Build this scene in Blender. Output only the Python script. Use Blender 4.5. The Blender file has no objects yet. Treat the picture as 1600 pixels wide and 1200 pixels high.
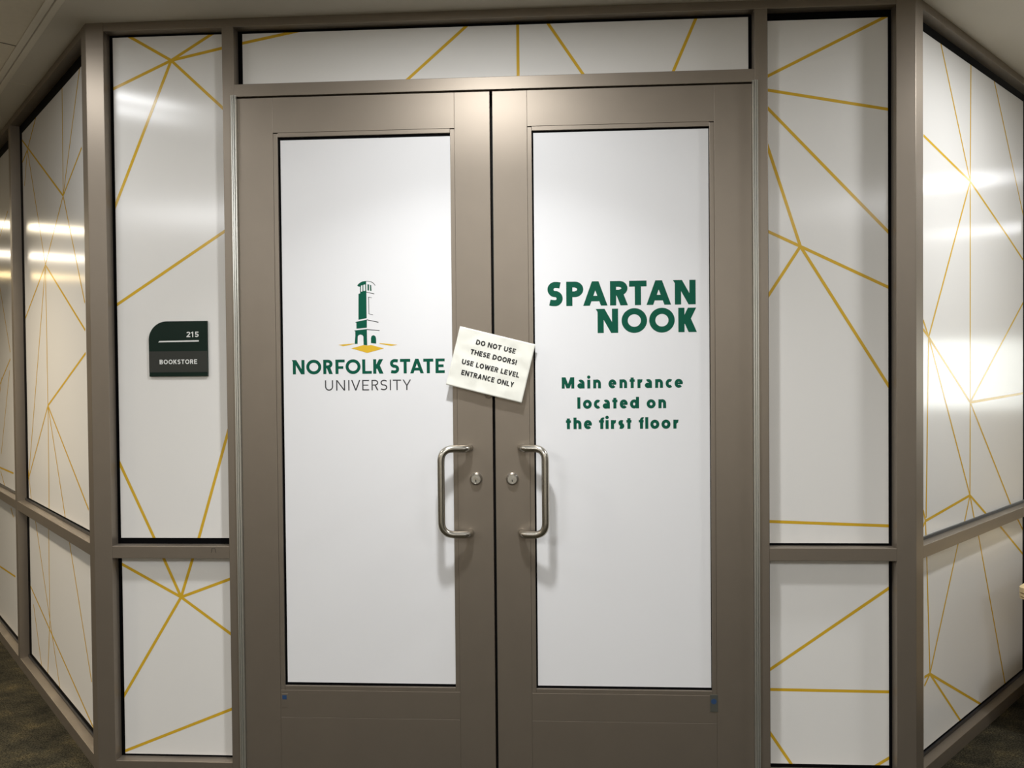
import bpy, bmesh, math, random
from mathutils import Vector, Matrix, noise

S = bpy.context.scene
COL = S.collection
random.seed(7)

# ------------------------------------------------------------------ camera
F_PX = 1234.99
CAM = Vector((0.22032, -2.77857, 1.45735))
YAW, PITCH, ROLL = math.radians(3.19621), math.radians(-0.91252), math.radians(-0.53685)


def make_camera():
    cd = bpy.data.cameras.new('camera')
    cd.sensor_fit = 'HORIZONTAL'
    cd.sensor_width = 36.0
    cd.lens = F_PX / 1600 * 36.0
    cd.clip_start = 0.02
    o = bpy.data.objects.new('camera', cd)
    f = Vector((-math.sin(YAW), math.cos(YAW), 0))
    r = Vector((math.cos(YAW), math.sin(YAW), 0))
    u = Vector((0, 0, 1))
    f, u = f * math.cos(PITCH) + u * math.sin(PITCH), u * math.cos(PITCH) - f * math.sin(PITCH)
    r, u = r * math.cos(ROLL) + u * math.sin(ROLL), u * math.cos(ROLL) - r * math.sin(ROLL)
    m = Matrix(((r.x, u.x, -f.x), (r.y, u.y, -f.y), (r.z, u.z, -f.z))).to_4x4()
    m.translation = CAM
    o.matrix_world = m
    COL.objects.link(o)
    S.camera = o


make_camera()

# ------------------------------------------------------------------ world, lamps, exposure
w = bpy.data.worlds.new('world')
w.use_nodes = True
w.node_tree.nodes['Background'].inputs['Color'].default_value = (1.0, 0.95, 0.88, 1)
w.node_tree.nodes['Background'].inputs['Strength'].default_value = 0.05
S.world = w
S.view_settings.view_transform = 'Standard'
S.view_settings.look = 'None'
S.view_settings.exposure = 0.13
S.view_settings.gamma = 1.0
S.view_settings.use_curve_mapping = False

CEIL = 2.725


def lamp_or_fill(x, y, watts, color, size=0.15, size_y=None, rz=0.0, spread=150):
    """a recessed ceiling lamp of the corridor, or an added fill light"""
    l = bpy.data.lights.new('ceiling_lamp_or_fill', 'AREA')
    l.shape = 'DISK' if size_y is None else 'RECTANGLE'
    l.size = size
    if size_y:
        l.size_y = size_y
    l.energy = watts
    l.color = color
    l.spread = math.radians(spread)
    o = bpy.data.objects.new('ceiling_lamp_or_fill', l)
    o.location = (x, y, CEIL - 0.012)
    o.rotation_euler = (0, 0, rz)
    COL.objects.link(o)


WARM = (1.0, 0.88, 0.70)
NEUT = (0.975, 0.985, 1.0)
R45 = math.radians(45)
lamp_or_fill(-0.05, -0.80, 10, NEUT, spread=110)                # over the double doors: beam of the can ...
lamp_or_fill(-0.05, -0.80, 14, NEUT, spread=180)                # ... and its glowing lens
lamp_or_fill(-1.72, -0.62, 4.6, NEUT, 0.5, 0.05, -R45, 180)     # twin tubes at the left end of the vestibule
lamp_or_fill(-1.82, -0.80, 4.2, NEUT, 0.5, 0.05, -R45, 180)
lamp_or_fill(-2.75, -0.05, 25, WARM, spread=120)                # first can along the left wall
lamp_or_fill(2.30, -0.32, 26, NEUT, spread=180)                             # right end of the vestibule
lamp_or_fill(-5.2, 2.62, 16, (1.0, 0.86, 0.62), 0.9, 0.2, R45, 180)          # row along the left wall
lamp_or_fill(-6.75, 3.65, 24, WARM, 0.9, 0.2, R45, 180)
lamp_or_fill(-8.2, 5.0, 20, (1.0, 0.74, 0.36), 0.5, 0.3, R45, 180)
lamp_or_fill(4.2, 1.45, 6, NEUT, 0.4, 0.14, R45, 180)          # row along the right wall
lamp_or_fill(6.1, 2.9, 7, NEUT, 0.5, 0.14, R45, 180)
lamp_or_fill(-2.4, -3.3, 46, NEUT, 1.2, 0.6, 0, 180)            # added fill panels from behind the viewer, not known fixtures
lamp_or_fill(0.4, -3.9, 58, NEUT, 1.2, 0.6, 0, 180)
lamp_or_fill(3.0, -3.3, 30, NEUT, 1.2, 0.6, 0, 180)
lamp_or_fill(-5.0, -2.0, 40, WARM, 1.2, 0.6, 0, 180)


def end_window(x, y, z, sx, sz, watts, color, turn):
    """daylight entering by the window that closes the passage along the right wall"""
    l = bpy.data.lights.new('end_window_daylight', 'AREA')
    l.shape = 'RECTANGLE'
    l.size, l.size_y = sx, sz
    l.energy = watts
    l.color = color
    o = bpy.data.objects.new('end_window_daylight', l)
    o.location = (x, y, z)
    o.rotation_euler = (math.radians(90), 0, math.radians(turn))
    COL.objects.link(o)


end_window(7.85, 3.08, 1.38, 0.5, 0.75, 22, (0.95, 1.0, 0.96), 135)

# ------------------------------------------------------------------ measured artwork (metres on each panel)
LINES = {'L1L': [(1.3248, 0.4091, 0.2445, 0.0889), (0.9376, 0.3453, 0.9301, 0.7497), (0.9376, 0.3453, 0.9958, 0.1013), (1.1979, 0.7494, 0.7798, 0.0982),
         (1.2843, 0.3369, 1.1423, 0.1008), (0.5448, 0.7517, 0.2379, 0.26)],
 'L1U': [(0.5482, 2.2058, 0.5332, 2.6495), (0.5482, 2.2058, 0.2518, 2.6493), (0.5482, 2.2058, 0.2447, 2.3392), (1.3238, 2.6035, 0.5482, 2.2058),
         (1.2251, 2.5418, 1.0683, 2.6296), (1.2251, 2.5418, 1.3246, 2.5133), (1.2251, 2.5418, 1.3078, 2.3856), (1.2251, 2.5418, 1.0951, 2.3084),
         (1.0951, 2.3084, 0.8946, 1.9555), (0.5482, 2.2058, 0.8946, 1.9555), (0.5482, 2.2058, 0.2385, 1.7407), (0.8946, 1.9555, 1.3272, 1.7508),
         (0.8946, 1.9555, 0.2411, 1.6341), (0.8946, 1.9555, 1.3446, 0.9497), (0.8946, 1.9555, 0.896, 1.3229), (0.896, 1.3229, 0.2406, 1.5433),
         (0.896, 1.3229, 1.3398, 0.9533), (0.896, 1.3229, 0.9108, 0.863), (0.896, 1.3229, 0.6184, 0.8631), (0.896, 1.3229, 0.2367, 0.9352),
         (1.3296, 0.9511, 1.2957, 0.8664)],
 'L2L': [(1.8163, 0.7458, 1.75, 0.7061), (2.1758, 0.3666, 1.7291, 0.3917)],
 'L2U': [(1.9764, 2.2289, 1.7447, 2.3296), (2.0067, 1.9463, 1.7496, 1.5853), (1.7534, 1.548, 2.0637, 1.4136), (1.7771, 1.487, 2.0666, 1.0215),
         (2.1144, 0.94, 1.7267, 0.9422), (2.0967, 0.9216, 2.0027, 0.8621), (2.0019, 1.4495, 2.1588, 1.2671)],
 'LL': [(-1.1619, 0.6396, -1.379, 0.7579), (-1.1619, 0.6396, -1.2247, 0.781), (-1.1619, 0.6396, -1.117, 0.779), (-1.1619, 0.6396, -0.9758, 0.7079),
        (-1.1619, 0.6396, -0.9773, 0.5054), (-1.1619, 0.6396, -1.3814, 0.2769), (-1.379, 0.0684, -0.9784, 0.228)],
 'LU': [(-1.1667, 2.5989, -1.3148, 2.6858), (-1.1667, 2.5989, -1.0225, 2.6843), (-1.1667, 2.5989, -0.9793, 2.6369),
        (-1.1667, 2.5989, -0.9826, 2.4261), (-1.1667, 2.5989, -1.3854, 2.5024), (-1.1667, 2.5989, -1.3845, 2.0784),
        (-1.3813, 1.7181, -0.9801, 1.9749), (-1.3817, 1.1243, -1.2609, 0.86), (-0.9784, 1.239, -1.0909, 0.8604)],
 'R1L': [(0.1964, 0.772, 0.225, 0.3321), (0.5022, 0.7635, 0.225, 0.3321), (0.7378, 0.7561, 1.0594, 0.0754), (1.0162, 0.7593, 1.3046, 0.6016),
         (1.2517, 0.7556, 1.3165, 0.7042), (0.225, 0.3321, 0.1759, 0.3334), (0.225, 0.3321, 0.1758, 0.303), (0.225, 0.3321, 0.7477, 0.0712),
         (0.225, 0.3321, 0.5253, 0.0707)],
 'R1U': [(0.6383, 2.1969, 0.3366, 2.6565), (0.6383, 2.1969, 0.6455, 2.6561), (0.6383, 2.1969, 0.173, 2.2895), (0.6383, 2.1969, 1.0866, 2.0302),
         (1.0866, 2.0302, 1.3091, 1.9436), (0.6383, 2.1969, 0.2161, 1.5681), (0.6383, 2.1969, 0.6379, 1.3163), (0.9289, 2.6493, 1.3122, 2.1445),
         (0.2161, 1.5681, 0.1677, 1.6261), (0.2161, 1.5681, 0.1676, 1.5939), (0.2161, 1.5681, 0.6379, 1.3163), (0.2161, 1.5681, 0.1909, 0.9141),
         (0.2161, 1.5681, 0.6342, 0.9438), (0.6379, 1.3163, 1.3109, 1.3356), (0.6379, 1.3163, 1.3096, 1.7486), (0.6379, 1.3163, 0.6342, 0.9438),
         (0.6379, 1.3163, 1.1355, 0.8479), (0.6342, 0.9438, 0.185, 0.9009), (0.185, 0.9009, 0.1658, 0.9405), (0.185, 0.9009, 0.1657, 0.8849),
         (0.185, 0.9009, 0.1889, 0.8584), (0.6342, 0.9438, 0.5784, 0.8522), (0.6342, 0.9438, 0.6796, 0.8504), (0.6342, 0.9438, 0.8197, 0.8466)],
 'RL': [(0.9668, 0.3982, 1.3721, 0.6855), (0.9665, 0.3262, 1.3738, 0.3232), (0.9659, 0.1698, 1.0379, 0.0622), (1.3318, 0.0626, 1.3743, 0.0895)],
 'RU': [(0.9679, 2.4794, 1.3615, 2.6676), (0.9676, 2.4295, 1.373, 2.3525), (0.9674, 2.3651, 1.3723, 1.932), (0.9668, 2.2264, 1.0757, 1.8843),
        (1.0757, 1.8843, 0.9656, 1.9381), (1.0757, 1.8843, 0.9647, 1.7141), (1.0757, 1.8843, 1.372, 1.7388), (1.0757, 1.8843, 1.3714, 1.4013),
        (0.9647, 0.921, 1.3705, 0.9063)],
 'T': [(-0.8987, 2.6529, -0.7334, 2.6829), (-0.0995, 2.6769, -0.2876, 2.5159), (0.095, 2.6787, 0.0949, 2.5135), (0.207, 2.6795, 0.3167, 2.5158),
       (0.7172, 2.6817, 0.6441, 2.5143)]}
TEXT = {'Main entrance': {'h': 0.0397,
                   'letters': [('M', 0.24, 0.2842), ('a', 0.2948, 0.3201), ('i', 0.3294, 0.3403), ('n', 0.3504, 0.3776), ('e', 0.4037, 0.4316),
                               ('n', 0.4422, 0.4688), ('t', 0.4775, 0.4955), ('r', 0.5048, 0.523), ('a', 0.5304, 0.5554), ('n', 0.5662, 0.5934),
                               ('c', 0.6026, 0.6257), ('e', 0.6336, 0.6626)],
                   'z': 1.395},
 'NOOK': {'h': 0.0849, 'letters': [('Ñ', 0.361, 0.4391), ('O', 0.4512, 0.5396), ('O', 0.547, 0.6353), ('K', 0.6478, 0.7117)], 'z': 1.5889},
 'NORFOLK STATE': {'h': 0.0516,
                   'letters': [('Ñ', -0.7267, -0.68), ('O', -0.6736, -0.6191), ('R', -0.6119, -0.5771), ('F', -0.5677, -0.5338),
                               ('O', -0.5309, -0.4767), ('L', -0.4705, -0.4363), ('K', -0.4309, -0.3938), ('S', -0.3703, -0.3376),
                               ('T', -0.3342, -0.2974), ('A', -0.298, -0.2493), ('T', -0.2508, -0.2149), ('E', -0.207, -0.1741)],
                   'z': 1.4538},
 'SPARTAN': {'h': 0.0854,
             'letters': [('S', 0.1926, 0.246), ('P', 0.2585, 0.3183), ('A', 0.3175, 0.4027), ('R', 0.4114, 0.4742), ('T', 0.4782, 0.5386),
                         ('A', 0.538, 0.6233), ('Ñ', 0.63, 0.7082)],
             'z': 1.6852},
 'UNIVERSITY': {'h': 0.0373,
                'letters': [('U', -0.6064, -0.5769), ('N', -0.5658, -0.5335), ('I', -0.5222, -0.5175), ('V', -0.5114, -0.4781),
                            ('E', -0.4714, -0.4465), ('R', -0.4377, -0.4129), ('S', -0.4053, -0.3811), ('I', -0.3721, -0.3672),
                            ('T', -0.3608, -0.3313), ('Y', -0.3257, -0.2954)],
                'z': 1.3945},
 'located on': {'h': 0.0405,
                'letters': [('l', 0.2947, 0.3046), ('o', 0.3139, 0.3448), ('c', 0.3522, 0.3746), ('a', 0.383, 0.4082), ('t', 0.4166, 0.4346),
                            ('e', 0.4426, 0.4705), ('d', 0.4783, 0.5099), ('o', 0.5364, 0.5674), ('n', 0.5772, 0.604)],
                'z': 1.3236},
 'the first floor': {'h': 0.0408,
                     'letters': [('t', 0.2534, 0.2712), ('h', 0.2802, 0.3081), ('e', 0.3167, 0.3451), ('f', 0.3694, 0.3881), ('i', 0.3928, 0.403),
                                 ('r', 0.4114, 0.43), ('s', 0.4375, 0.458), ('t', 0.4654, 0.4831), ('f', 0.5081, 0.5261), ('l', 0.5313, 0.5412),
                                 ('o', 0.5486, 0.5799), ('o', 0.5873, 0.6187), ('r', 0.6285, 0.647)],
                     'z': 1.2518}}
LOGO = {'dark': [[(-0.4528, 1.7847), (-0.4428, 1.7842), (-0.4333, 1.7816), (-0.4254, 1.7768), (-0.4189, 1.7677), (-0.4205, 1.767), (-0.4271, 1.7749),
           (-0.4346, 1.7797), (-0.4436, 1.7825), (-0.4528, 1.7831)],
          [(-0.4522, 1.7459), (-0.424, 1.7396), (-0.4244, 1.737), (-0.4522, 1.7437)],
          [(-0.4459, 1.7279), (-0.4327, 1.7254), (-0.4328, 1.724), (-0.4435, 1.7258), (-0.4433, 1.6674), (-0.4294, 1.6646), (-0.4294, 1.663),
           (-0.4452, 1.6662)],
          [(-0.4516, 1.6476), (-0.4097, 1.6384), (-0.4104, 1.6356), (-0.4517, 1.6449)],
          [(-0.4521, 1.6132), (-0.4061, 1.6085), (-0.4066, 1.606), (-0.4521, 1.6103)]],
 'gold': [[(-0.5094, 1.5451), (-0.4647, 1.5564), (-0.4517, 1.5546), (-0.4377, 1.5561), (-0.391, 1.5438), (-0.4515, 1.528)],
          [(-0.5555, 1.5585), (-0.498, 1.5622), (-0.4981, 1.5607), (-0.538, 1.5529)],
          [(-0.4071, 1.5631), (-0.3426, 1.5561), (-0.3648, 1.5521), (-0.4072, 1.5604)]],
 'green': [[(-0.4851, 1.768), (-0.4818, 1.7734), (-0.4746, 1.7791), (-0.465, 1.7833), (-0.4528, 1.7847), (-0.4529, 1.773), (-0.4556, 1.7725),
            (-0.4636, 1.7705), (-0.4719, 1.7681), (-0.4751, 1.7644), (-0.4804, 1.7651)],
           [(-0.4751, 1.7663), (-0.4713, 1.7684), (-0.4718, 1.7466), (-0.475, 1.7451)],
           [(-0.4662, 1.7699), (-0.463, 1.7706), (-0.4632, 1.7485), (-0.4664, 1.7476)],
           [(-0.4564, 1.7725), (-0.4529, 1.7731), (-0.4528, 1.7499), (-0.4562, 1.7494)],
           [(-0.4747, 1.7451), (-0.4718, 1.7466), (-0.4562, 1.75), (-0.4524, 1.7499), (-0.4522, 1.7424), (-0.4748, 1.7396)],
           [(-0.481, 1.7389), (-0.4748, 1.7409), (-0.4522, 1.7448), (-0.4524, 1.6523), (-0.4822, 1.6464)],
           [(-0.448, 1.7729), (-0.4422, 1.7717), (-0.4424, 1.7501), (-0.448, 1.751)],
           [(-0.439, 1.7709), (-0.4347, 1.7695), (-0.4337, 1.7481), (-0.4388, 1.7497)],
           [(-0.4931, 1.6391), (-0.4516, 1.6472), (-0.452, 1.6182), (-0.4897, 1.6147), (-0.4899, 1.6367), (-0.4931, 1.6371)],
           [(-0.4971, 1.6089), (-0.4521, 1.6132), (-0.452, 1.5947), (-0.4651, 1.587), (-0.4682, 1.5917), (-0.4754, 1.5941), (-0.4825, 1.5919),
            (-0.485, 1.5872), (-0.4942, 1.5904), (-0.4943, 1.6061), (-0.4972, 1.6062)],
           [(-0.4942, 1.5908), (-0.4853, 1.5875), (-0.4864, 1.5605), (-0.4968, 1.5606)],
           [(-0.4651, 1.5877), (-0.452, 1.5962), (-0.4517, 1.5551), (-0.4647, 1.5571)],
           [(-0.4379, 1.5634), (-0.4377, 1.5804), (-0.4357, 1.5874), (-0.4317, 1.5905), (-0.4285, 1.5912), (-0.4246, 1.5896), (-0.4211, 1.5864),
            (-0.4192, 1.5786), (-0.4191, 1.561)]]}

# ------------------------------------------------------------------ materials
def srgb(r, g, b):
    f = lambda c: c / 12.92 if c <= 0.04045 else ((c + 0.055) / 1.055) ** 2.4
    return (f(r / 255), f(g / 255), f(b / 255), 1)


def mat(name, color, rough=0.5, metal=0.0, spec=0.5, aniso=0.0, noise_scale=0, noise_amt=0.0, bump=0.0, bump_scale=200, emis=None):
    m = bpy.data.materials.new(name)
    m.use_nodes = True
    nt = m.node_tree
    b = nt.nodes['Principled BSDF']
    b.inputs['Base Color'].default_value = color if len(color) == 4 else (*color, 1)
    b.inputs['Roughness'].default_value = rough
    b.inputs['Metallic'].default_value = metal
    b.inputs['Specular IOR Level'].default_value = spec
    if aniso:
        b.inputs['Anisotropic'].default_value = aniso
        t = nt.nodes.new('ShaderNodeTangent')
        t.direction_type = 'RADIAL'
        t.axis = 'Z'
        nt.links.new(t.outputs[0], b.inputs['Tangent'])
    if noise_scale:
        tc = nt.nodes.new('ShaderNodeTexCoord')
        n = nt.nodes.new('ShaderNodeTexNoise')
        n.inputs['Scale'].default_value = noise_scale
        n.inputs['Detail'].default_value = 4
        nt.links.new(tc.outputs['Object'], n.inputs['Vector'])
        mr = nt.nodes.new('ShaderNodeMapRange')
        mr.inputs['To Min'].default_value = 1 - noise_amt
        mr.inputs['To Max'].default_value = 1 + noise_amt
        nt.links.new(n.outputs['Fac'], mr.inputs['Value'])
        mx = nt.nodes.new('ShaderNodeVectorMath')
        mx.operation = 'SCALE'
        mx.inputs[0].default_value = tuple(b.inputs['Base Color'].default_value)[:3]
        nt.links.new(mr.outputs[0], mx.inputs['Scale'])
        nt.links.new(mx.outputs[0], b.inputs['Base Color'])
    if bump:
        tc = nt.nodes.new('ShaderNodeTexCoord')
        n = nt.nodes.new('ShaderNodeTexNoise')
        n.inputs['Scale'].default_value = bump_scale
        nt.links.new(tc.outputs['Object'], n.inputs['Vector'])
        bp = nt.nodes.new('ShaderNodeBump')
        bp.inputs['Strength'].default_value = bump
        bp.inputs['Distance'].default_value = 0.002
        nt.links.new(n.outputs['Fac'], bp.inputs['Height'])
        nt.links.new(bp.outputs[0], b.inputs['Normal'])
    return m


def carpet_mat():
    m = bpy.data.materials.new('patterned_carpet')
    m.use_nodes = True
    nt = m.node_tree
    b = nt.nodes['Principled BSDF']
    b.inputs['Roughness'].default_value = 0.95
    b.inputs['Specular IOR Level'].default_value = 0.1
    tc = nt.nodes.new('ShaderNodeTexCoord')
    mp = nt.nodes.new('ShaderNodeMapping')
    mp.inputs['Rotation'].default_value = (0, 0, R45)
    mp.inputs['Scale'].default_value = (1.0, 1.35, 1.0)
    nt.links.new(tc.outputs['Object'], mp.inputs['Vector'])
    big = nt.nodes.new('ShaderNodeTexNoise')
    big.inputs['Scale'].default_value = 6.0
    big.inputs['Detail'].default_value = 6
    big.inputs['Roughness'].default_value = 0.7
    nt.links.new(mp.outputs[0], big.inputs['Vector'])
    r = nt.nodes.new('ShaderNodeValToRGB')
    e = r.color_ramp.elements
    e[0].position, e[0].color = 0.34, (0.012, 0.011, 0.0075, 1)
    e[1].position, e[1].color = 0.80, (0.080, 0.062, 0.030, 1)
    k = e.new(0.52)
    k.color = (0.030, 0.0265, 0.0165, 1)
    nt.links.new(big.outputs['Fac'], r.inputs['Fac'])
    fine = nt.nodes.new('ShaderNodeTexNoise')
    fine.inputs['Scale'].default_value = 170
    fine.inputs['Detail'].default_value = 2
    nt.links.new(tc.outputs['Object'], fine.inputs['Vector'])
    mr = nt.nodes.new('ShaderNodeMapRange')
    mr.inputs['From Min'].default_value = 0.3
    mr.inputs['From Max'].default_value = 0.7
    mr.inputs['To Min'].default_value = 0.1
    mr.inputs['To Max'].default_value = 2.2
    nt.links.new(fine.outputs['Fac'], mr.inputs['Value'])
    sc = nt.nodes.new('ShaderNodeVectorMath')
    sc.operation = 'SCALE'
    nt.links.new(r.outputs[0], sc.inputs[0])
    nt.links.new(mr.outputs[0], sc.inputs['Scale'])
    nt.links.new(sc.outputs[0], b.inputs['Base Color'])
    bp = nt.nodes.new('ShaderNodeBump')
    bp.inputs['Strength'].default_value = 0.7
    bp.inputs['Distance'].default_value = 0.004
    nt.links.new(fine.outputs['Fac'], bp.inputs['Height'])
    nt.links.new(bp.outputs[0], b.inputs['Normal'])
    return m


M = {
    'frame': mat('taupe_anodised_aluminium', (0.285, 0.243, 0.195), 0.45, 0.7, 0.5, 0.4, 9, 0.05),
    'film': mat('white_window_film', (0.80, 0.785, 0.75), 0.21, 0, 0.5, 0.85),
    'door_film': mat('cool_white_window_film', (0.81, 0.81, 0.815), 0.36, 0, 0.4, 0.5),
    'gold': mat('gold_print', (0.66, 0.41, 0.03), 0.24, 0, 0.5, 0.85),
    'glass': mat('dark_glass', (0.003, 0.003, 0.0035), 0.55, 0, 0.04),
    'rubber': mat('black_rubber', (0.004, 0.004, 0.004), 0.6, 0, 0.2),
    'gasket': mat('grey_gasket', (0.022, 0.022, 0.023), 0.4, 0, 0.5),
    'green': mat('dark_green_vinyl', (0.001, 0.088, 0.050), 0.45, 0, 0.15),
    'logo_gold': mat('gold_vinyl', (0.72, 0.45, 0.02), 0.4),
    'ink': mat('charcoal_vinyl', (0.035, 0.035, 0.038), 0.45),
    'steel': mat('satin_stainless_steel', (0.52, 0.49, 0.43), 0.27, 1.0, 0.5),
    'hinge': mat('clear_anodised_aluminium', (0.66, 0.655, 0.60), 0.33, 0.85, 0.5),
    'chrome': mat('brushed_nickel', (0.55, 0.54, 0.51), 0.22, 1.0),
    'dark': mat('keyhole_dark', (0.004, 0.004, 0.004), 0.7),
    'paper': mat('cream_paper', (0.79, 0.785, 0.705), 0.75, 0, 0.25, 0, 14, 0.03),
    'toner': mat('black_toner', (0.010, 0.010, 0.010), 0.6),
    'sign_green': mat('dark_green_acrylic', (0.003, 0.015, 0.009), 0.4, 0, 0.2),
    'sign_grey': mat('grey_insert', (0.038, 0.040, 0.034), 0.5, 0, 0.2),
    'sign_white': mat('white_lettering', (0.75, 0.76, 0.73), 0.5),
    'gypsum': mat('painted_gypsum_ceiling', (0.68, 0.64, 0.555), 0.85, 0, 0.2, 0, 3, 0.03, 0.1, 120),
    'tile': mat('mineral_fibre_tile', (0.74, 0.68, 0.56), 0.95, 0, 0.1, 0, 40, 0.05, 0.25, 260),
    'grid': mat('ceiling_grid_metal', (0.78, 0.73, 0.62), 0.6),
    'wall': mat('beige_wall_paint', (0.72, 0.67, 0.58), 0.8, 0, 0.3, 0, 2, 0.03),
    'carpet': carpet_mat(),
    'blue': mat('blue_mark', (0.018, 0.055, 0.14), 0.5),
    'tab': mat('grey_adhesive_tab', (0.065, 0.067, 0.055), 0.5),
    'wood': mat('pale_plywood', (0.80, 0.62, 0.34), 0.5, 0, 0.4, 0, 25, 0.15),
    'wood_core': mat('plywood_core_layer', (0.20, 0.12, 0.045), 0.6),
    'scuff': mat('pencil_mark', (0.05, 0.043, 0.035), 0.6),
}


# ------------------------------------------------------------------ helpers
def obj(name, bm, mats, parent=None, smooth=False):
    bmesh.ops.recalc_face_normals(bm, faces=bm.faces[:])
    me = bpy.data.meshes.new(name)
    bm.to_mesh(me)
    bm.free()
    if not isinstance(mats, (list, tuple)):
        mats = [mats]
    for m in mats:
        me.materials.append(M[m])
    if smooth:
        for p in me.polygons:
            p.use_smooth = True
    o = bpy.data.objects.new(name, me)
    COL.objects.link(o)
    if parent:
        o.parent = parent
    return o


def empty(name, loc=(0, 0, 0)):
    o = bpy.data.objects.new(name, None)
    o.empty_display_size = 0.1
    COL.objects.link(o)
    return o


def tag(o, label, cat, kind=None, group=None):
    o['label'] = label
    o['category'] = cat
    if kind:
        o['kind'] = kind
    if group:
        o['group'] = group
    return o


# wall frames: local (s along the wall, d into the shop, z up) -> world
Q = math.sqrt(0.5)
XA0, XA1, XM0, XM1, XN0, XN1, XB0, XB1 = -1.463, -1.397, -0.9615, -0.9185, 0.911, 0.955, 1.386, 1.451
FRONT = lambda s, d, z: Vector((s, d, z))
LEFT = lambda s, d, z: Vector((XA0 - Q * s + Q * d, Q * s + Q * d, z))
RIGHT = lambda s, d, z: Vector((XB1 + Q * s - Q * d, Q * s + Q * d, z))


def box_bm(s0, s1, d0, d1, z0, z1, fr=FRONT, bevel=0.0, bm=None):
    own = bm is None
    b = bmesh.new()
    vs = [b.verts.new((x, y, z)) for z in (z0, z1) for y in (d0, d1) for x in (s0, s1)]
    for f in ((0, 1, 3, 2), (4, 5, 7, 6), (0, 1, 5, 4), (2, 3, 7, 6), (0, 2, 6, 4), (1, 3, 7, 5)):
        b.faces.new([vs[i] for i in f])
    bmesh.ops.recalc_face_normals(b, faces=b.faces[:])
    if bevel:
        bmesh.ops.bevel(b, geom=b.edges[:], offset=bevel, segments=2, affect='EDGES', profile=0.5)
    for v in b.verts:
        v.co = fr(*v.co)
    if own:
        return b
    me = bpy.data.meshes.new('tmp')
    b.to_mesh(me)
    b.free()
    bm.from_mesh(me)
    bpy.data.meshes.remove(me)
    return bm


def prism_bm(pts, z0, z1, bevel=0.0):
    b = bmesh.new()
    lo = [b.verts.new((x, y, z0)) for x, y in pts]
    hi = [b.verts.new((x, y, z1)) for x, y in pts]
    n = len(pts)
    b.faces.new(lo[::-1])
    b.faces.new(hi)
    for i in range(n):
        b.faces.new((lo[i], lo[(i + 1) % n], hi[(i + 1) % n], hi[i]))
    bmesh.ops.recalc_face_normals(b, faces=b.faces[:])
    if bevel:
        ed = [e for e in b.edges if abs(e.verts[0].co.z - e.verts[1].co.z) > 1e-4]
        bmesh.ops.bevel(b, geom=ed, offset=bevel, segments=2, affect='EDGES', profile=0.5)
    return b


def clip(poly, x0, x1, z0, z1):
    def cut(p, inside, cross):
        out = []
        for i in range(len(p)):
            a, b = p[i - 1], p[i]
            ia, ib = inside(a), inside(b)
            if ia != ib:
                out.append(cross(a, b))
            if ib:
                out.append(b)
        return out

    def lerp_x(v):
        return lambda a, b: (v, a[1] + (b[1] - a[1]) * (v - a[0]) / (b[0] - a[0]))

    def lerp_z(v):
        return lambda a, b: (a[0] + (b[0] - a[0]) * (v - a[1]) / (b[1] - a[1]), v)
    for inside, cr in ((lambda p: p[0] >= x0, lerp_x(x0)), (lambda p: p[0] <= x1, lerp_x(x1)),
                       (lambda p: p[1] >= z0, lerp_z(z0)), (lambda p: p[1] <= z1, lerp_z(z1))):
        poly = cut(poly, inside, cr)
        if len(poly) < 3:
            return []
    return poly


LINE_W = 0.0105
GLASS_D = 0.0412


def film_bm(rect, lines, fr, d=0.040, ext=True):
    """one sheet of printed film: a thin sheet (material 0) with its printed gold lines (material 1)"""
    s0, s1, z0, z1 = rect
    bm = box_bm(s0, s1, d, d + 0.0008, z0, z1, fr)
    for f in bm.faces:
        f.material_index = 0
    k = 0
    for (a, b, c, e) in lines:
        dx, dz = c - a, e - b
        L = math.hypot(dx, dz)
        ux, uz = dx / L, dz / L
        px, pz = -uz * LINE_W / 2, ux * LINE_W / 2
        nearA = min(a - s0, s1 - a, b - z0, z1 - b) < 0.035
        nearC = min(c - s0, s1 - c, e - z0, z1 - e) < 0.035
        ea = 0.12 if nearA else 0.002
        ec = 0.12 if nearC else 0.002
        q = [(a - ux * ea + px, b - uz * ea + pz), (c + ux * ec + px, e + uz * ec + pz),
             (c + ux * ec - px, e + uz * ec - pz), (a - ux * ea - px, b - uz * ea - pz)]
        q = clip(q, s0, s1, z0, z1)
        if len(q) < 3:
            continue
        f = bm.faces.new([bm.verts.new(fr(x, d - 0.0002 - 0.00001 * k, z)) for x, z in q])
        f.material_index = 1
        k += 1
    return bm


def tube_bm(path, r, seg=20):
    bm = bmesh.new()
    P = [Vector(p) for p in path]
    rings = []
    up = None
    for i, p in enumerate(P):
        t = (P[min(i + 1, len(P) - 1)] - P[max(i - 1, 0)]).normalized()
        if up is None:
            up = t.orthogonal().normalized()
        up = (up - t * up.dot(t)).normalized()
        s = t.cross(up)
        rings.append([bm.verts.new(p + r * (math.cos(a) * up + math.sin(a) * s)) for a in [2 * math.pi * j / seg for j in range(seg)]])
    for a, b in zip(rings, rings[1:]):
        for j in range(seg):
            bm.faces.new((a[j], a[(j + 1) % seg], b[(j + 1) % seg], b[j]))
    bm.faces.new(rings[0][::-1])
    bm.faces.new(rings[-1])
    return bm


def fillet_path(pts, rad, n=8):
    P = [Vector(p) for p in pts]
    out = [P[0]]
    for i in range(1, len(P) - 1):
        a, b = (P[i - 1] - P[i]), (P[i + 1] - P[i])
        r = min(rad, a.length * 0.48, b.length * 0.48)
        s, e = P[i] + a.normalized() * r, P[i] + b.normalized() * r
        for k in range(n + 1):
            t = k / n
            out.append((1 - t) ** 2 * s + 2 * t * (1 - t) * P[i] + t * t * e)
    out.append(P[-1])
    return out


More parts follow.
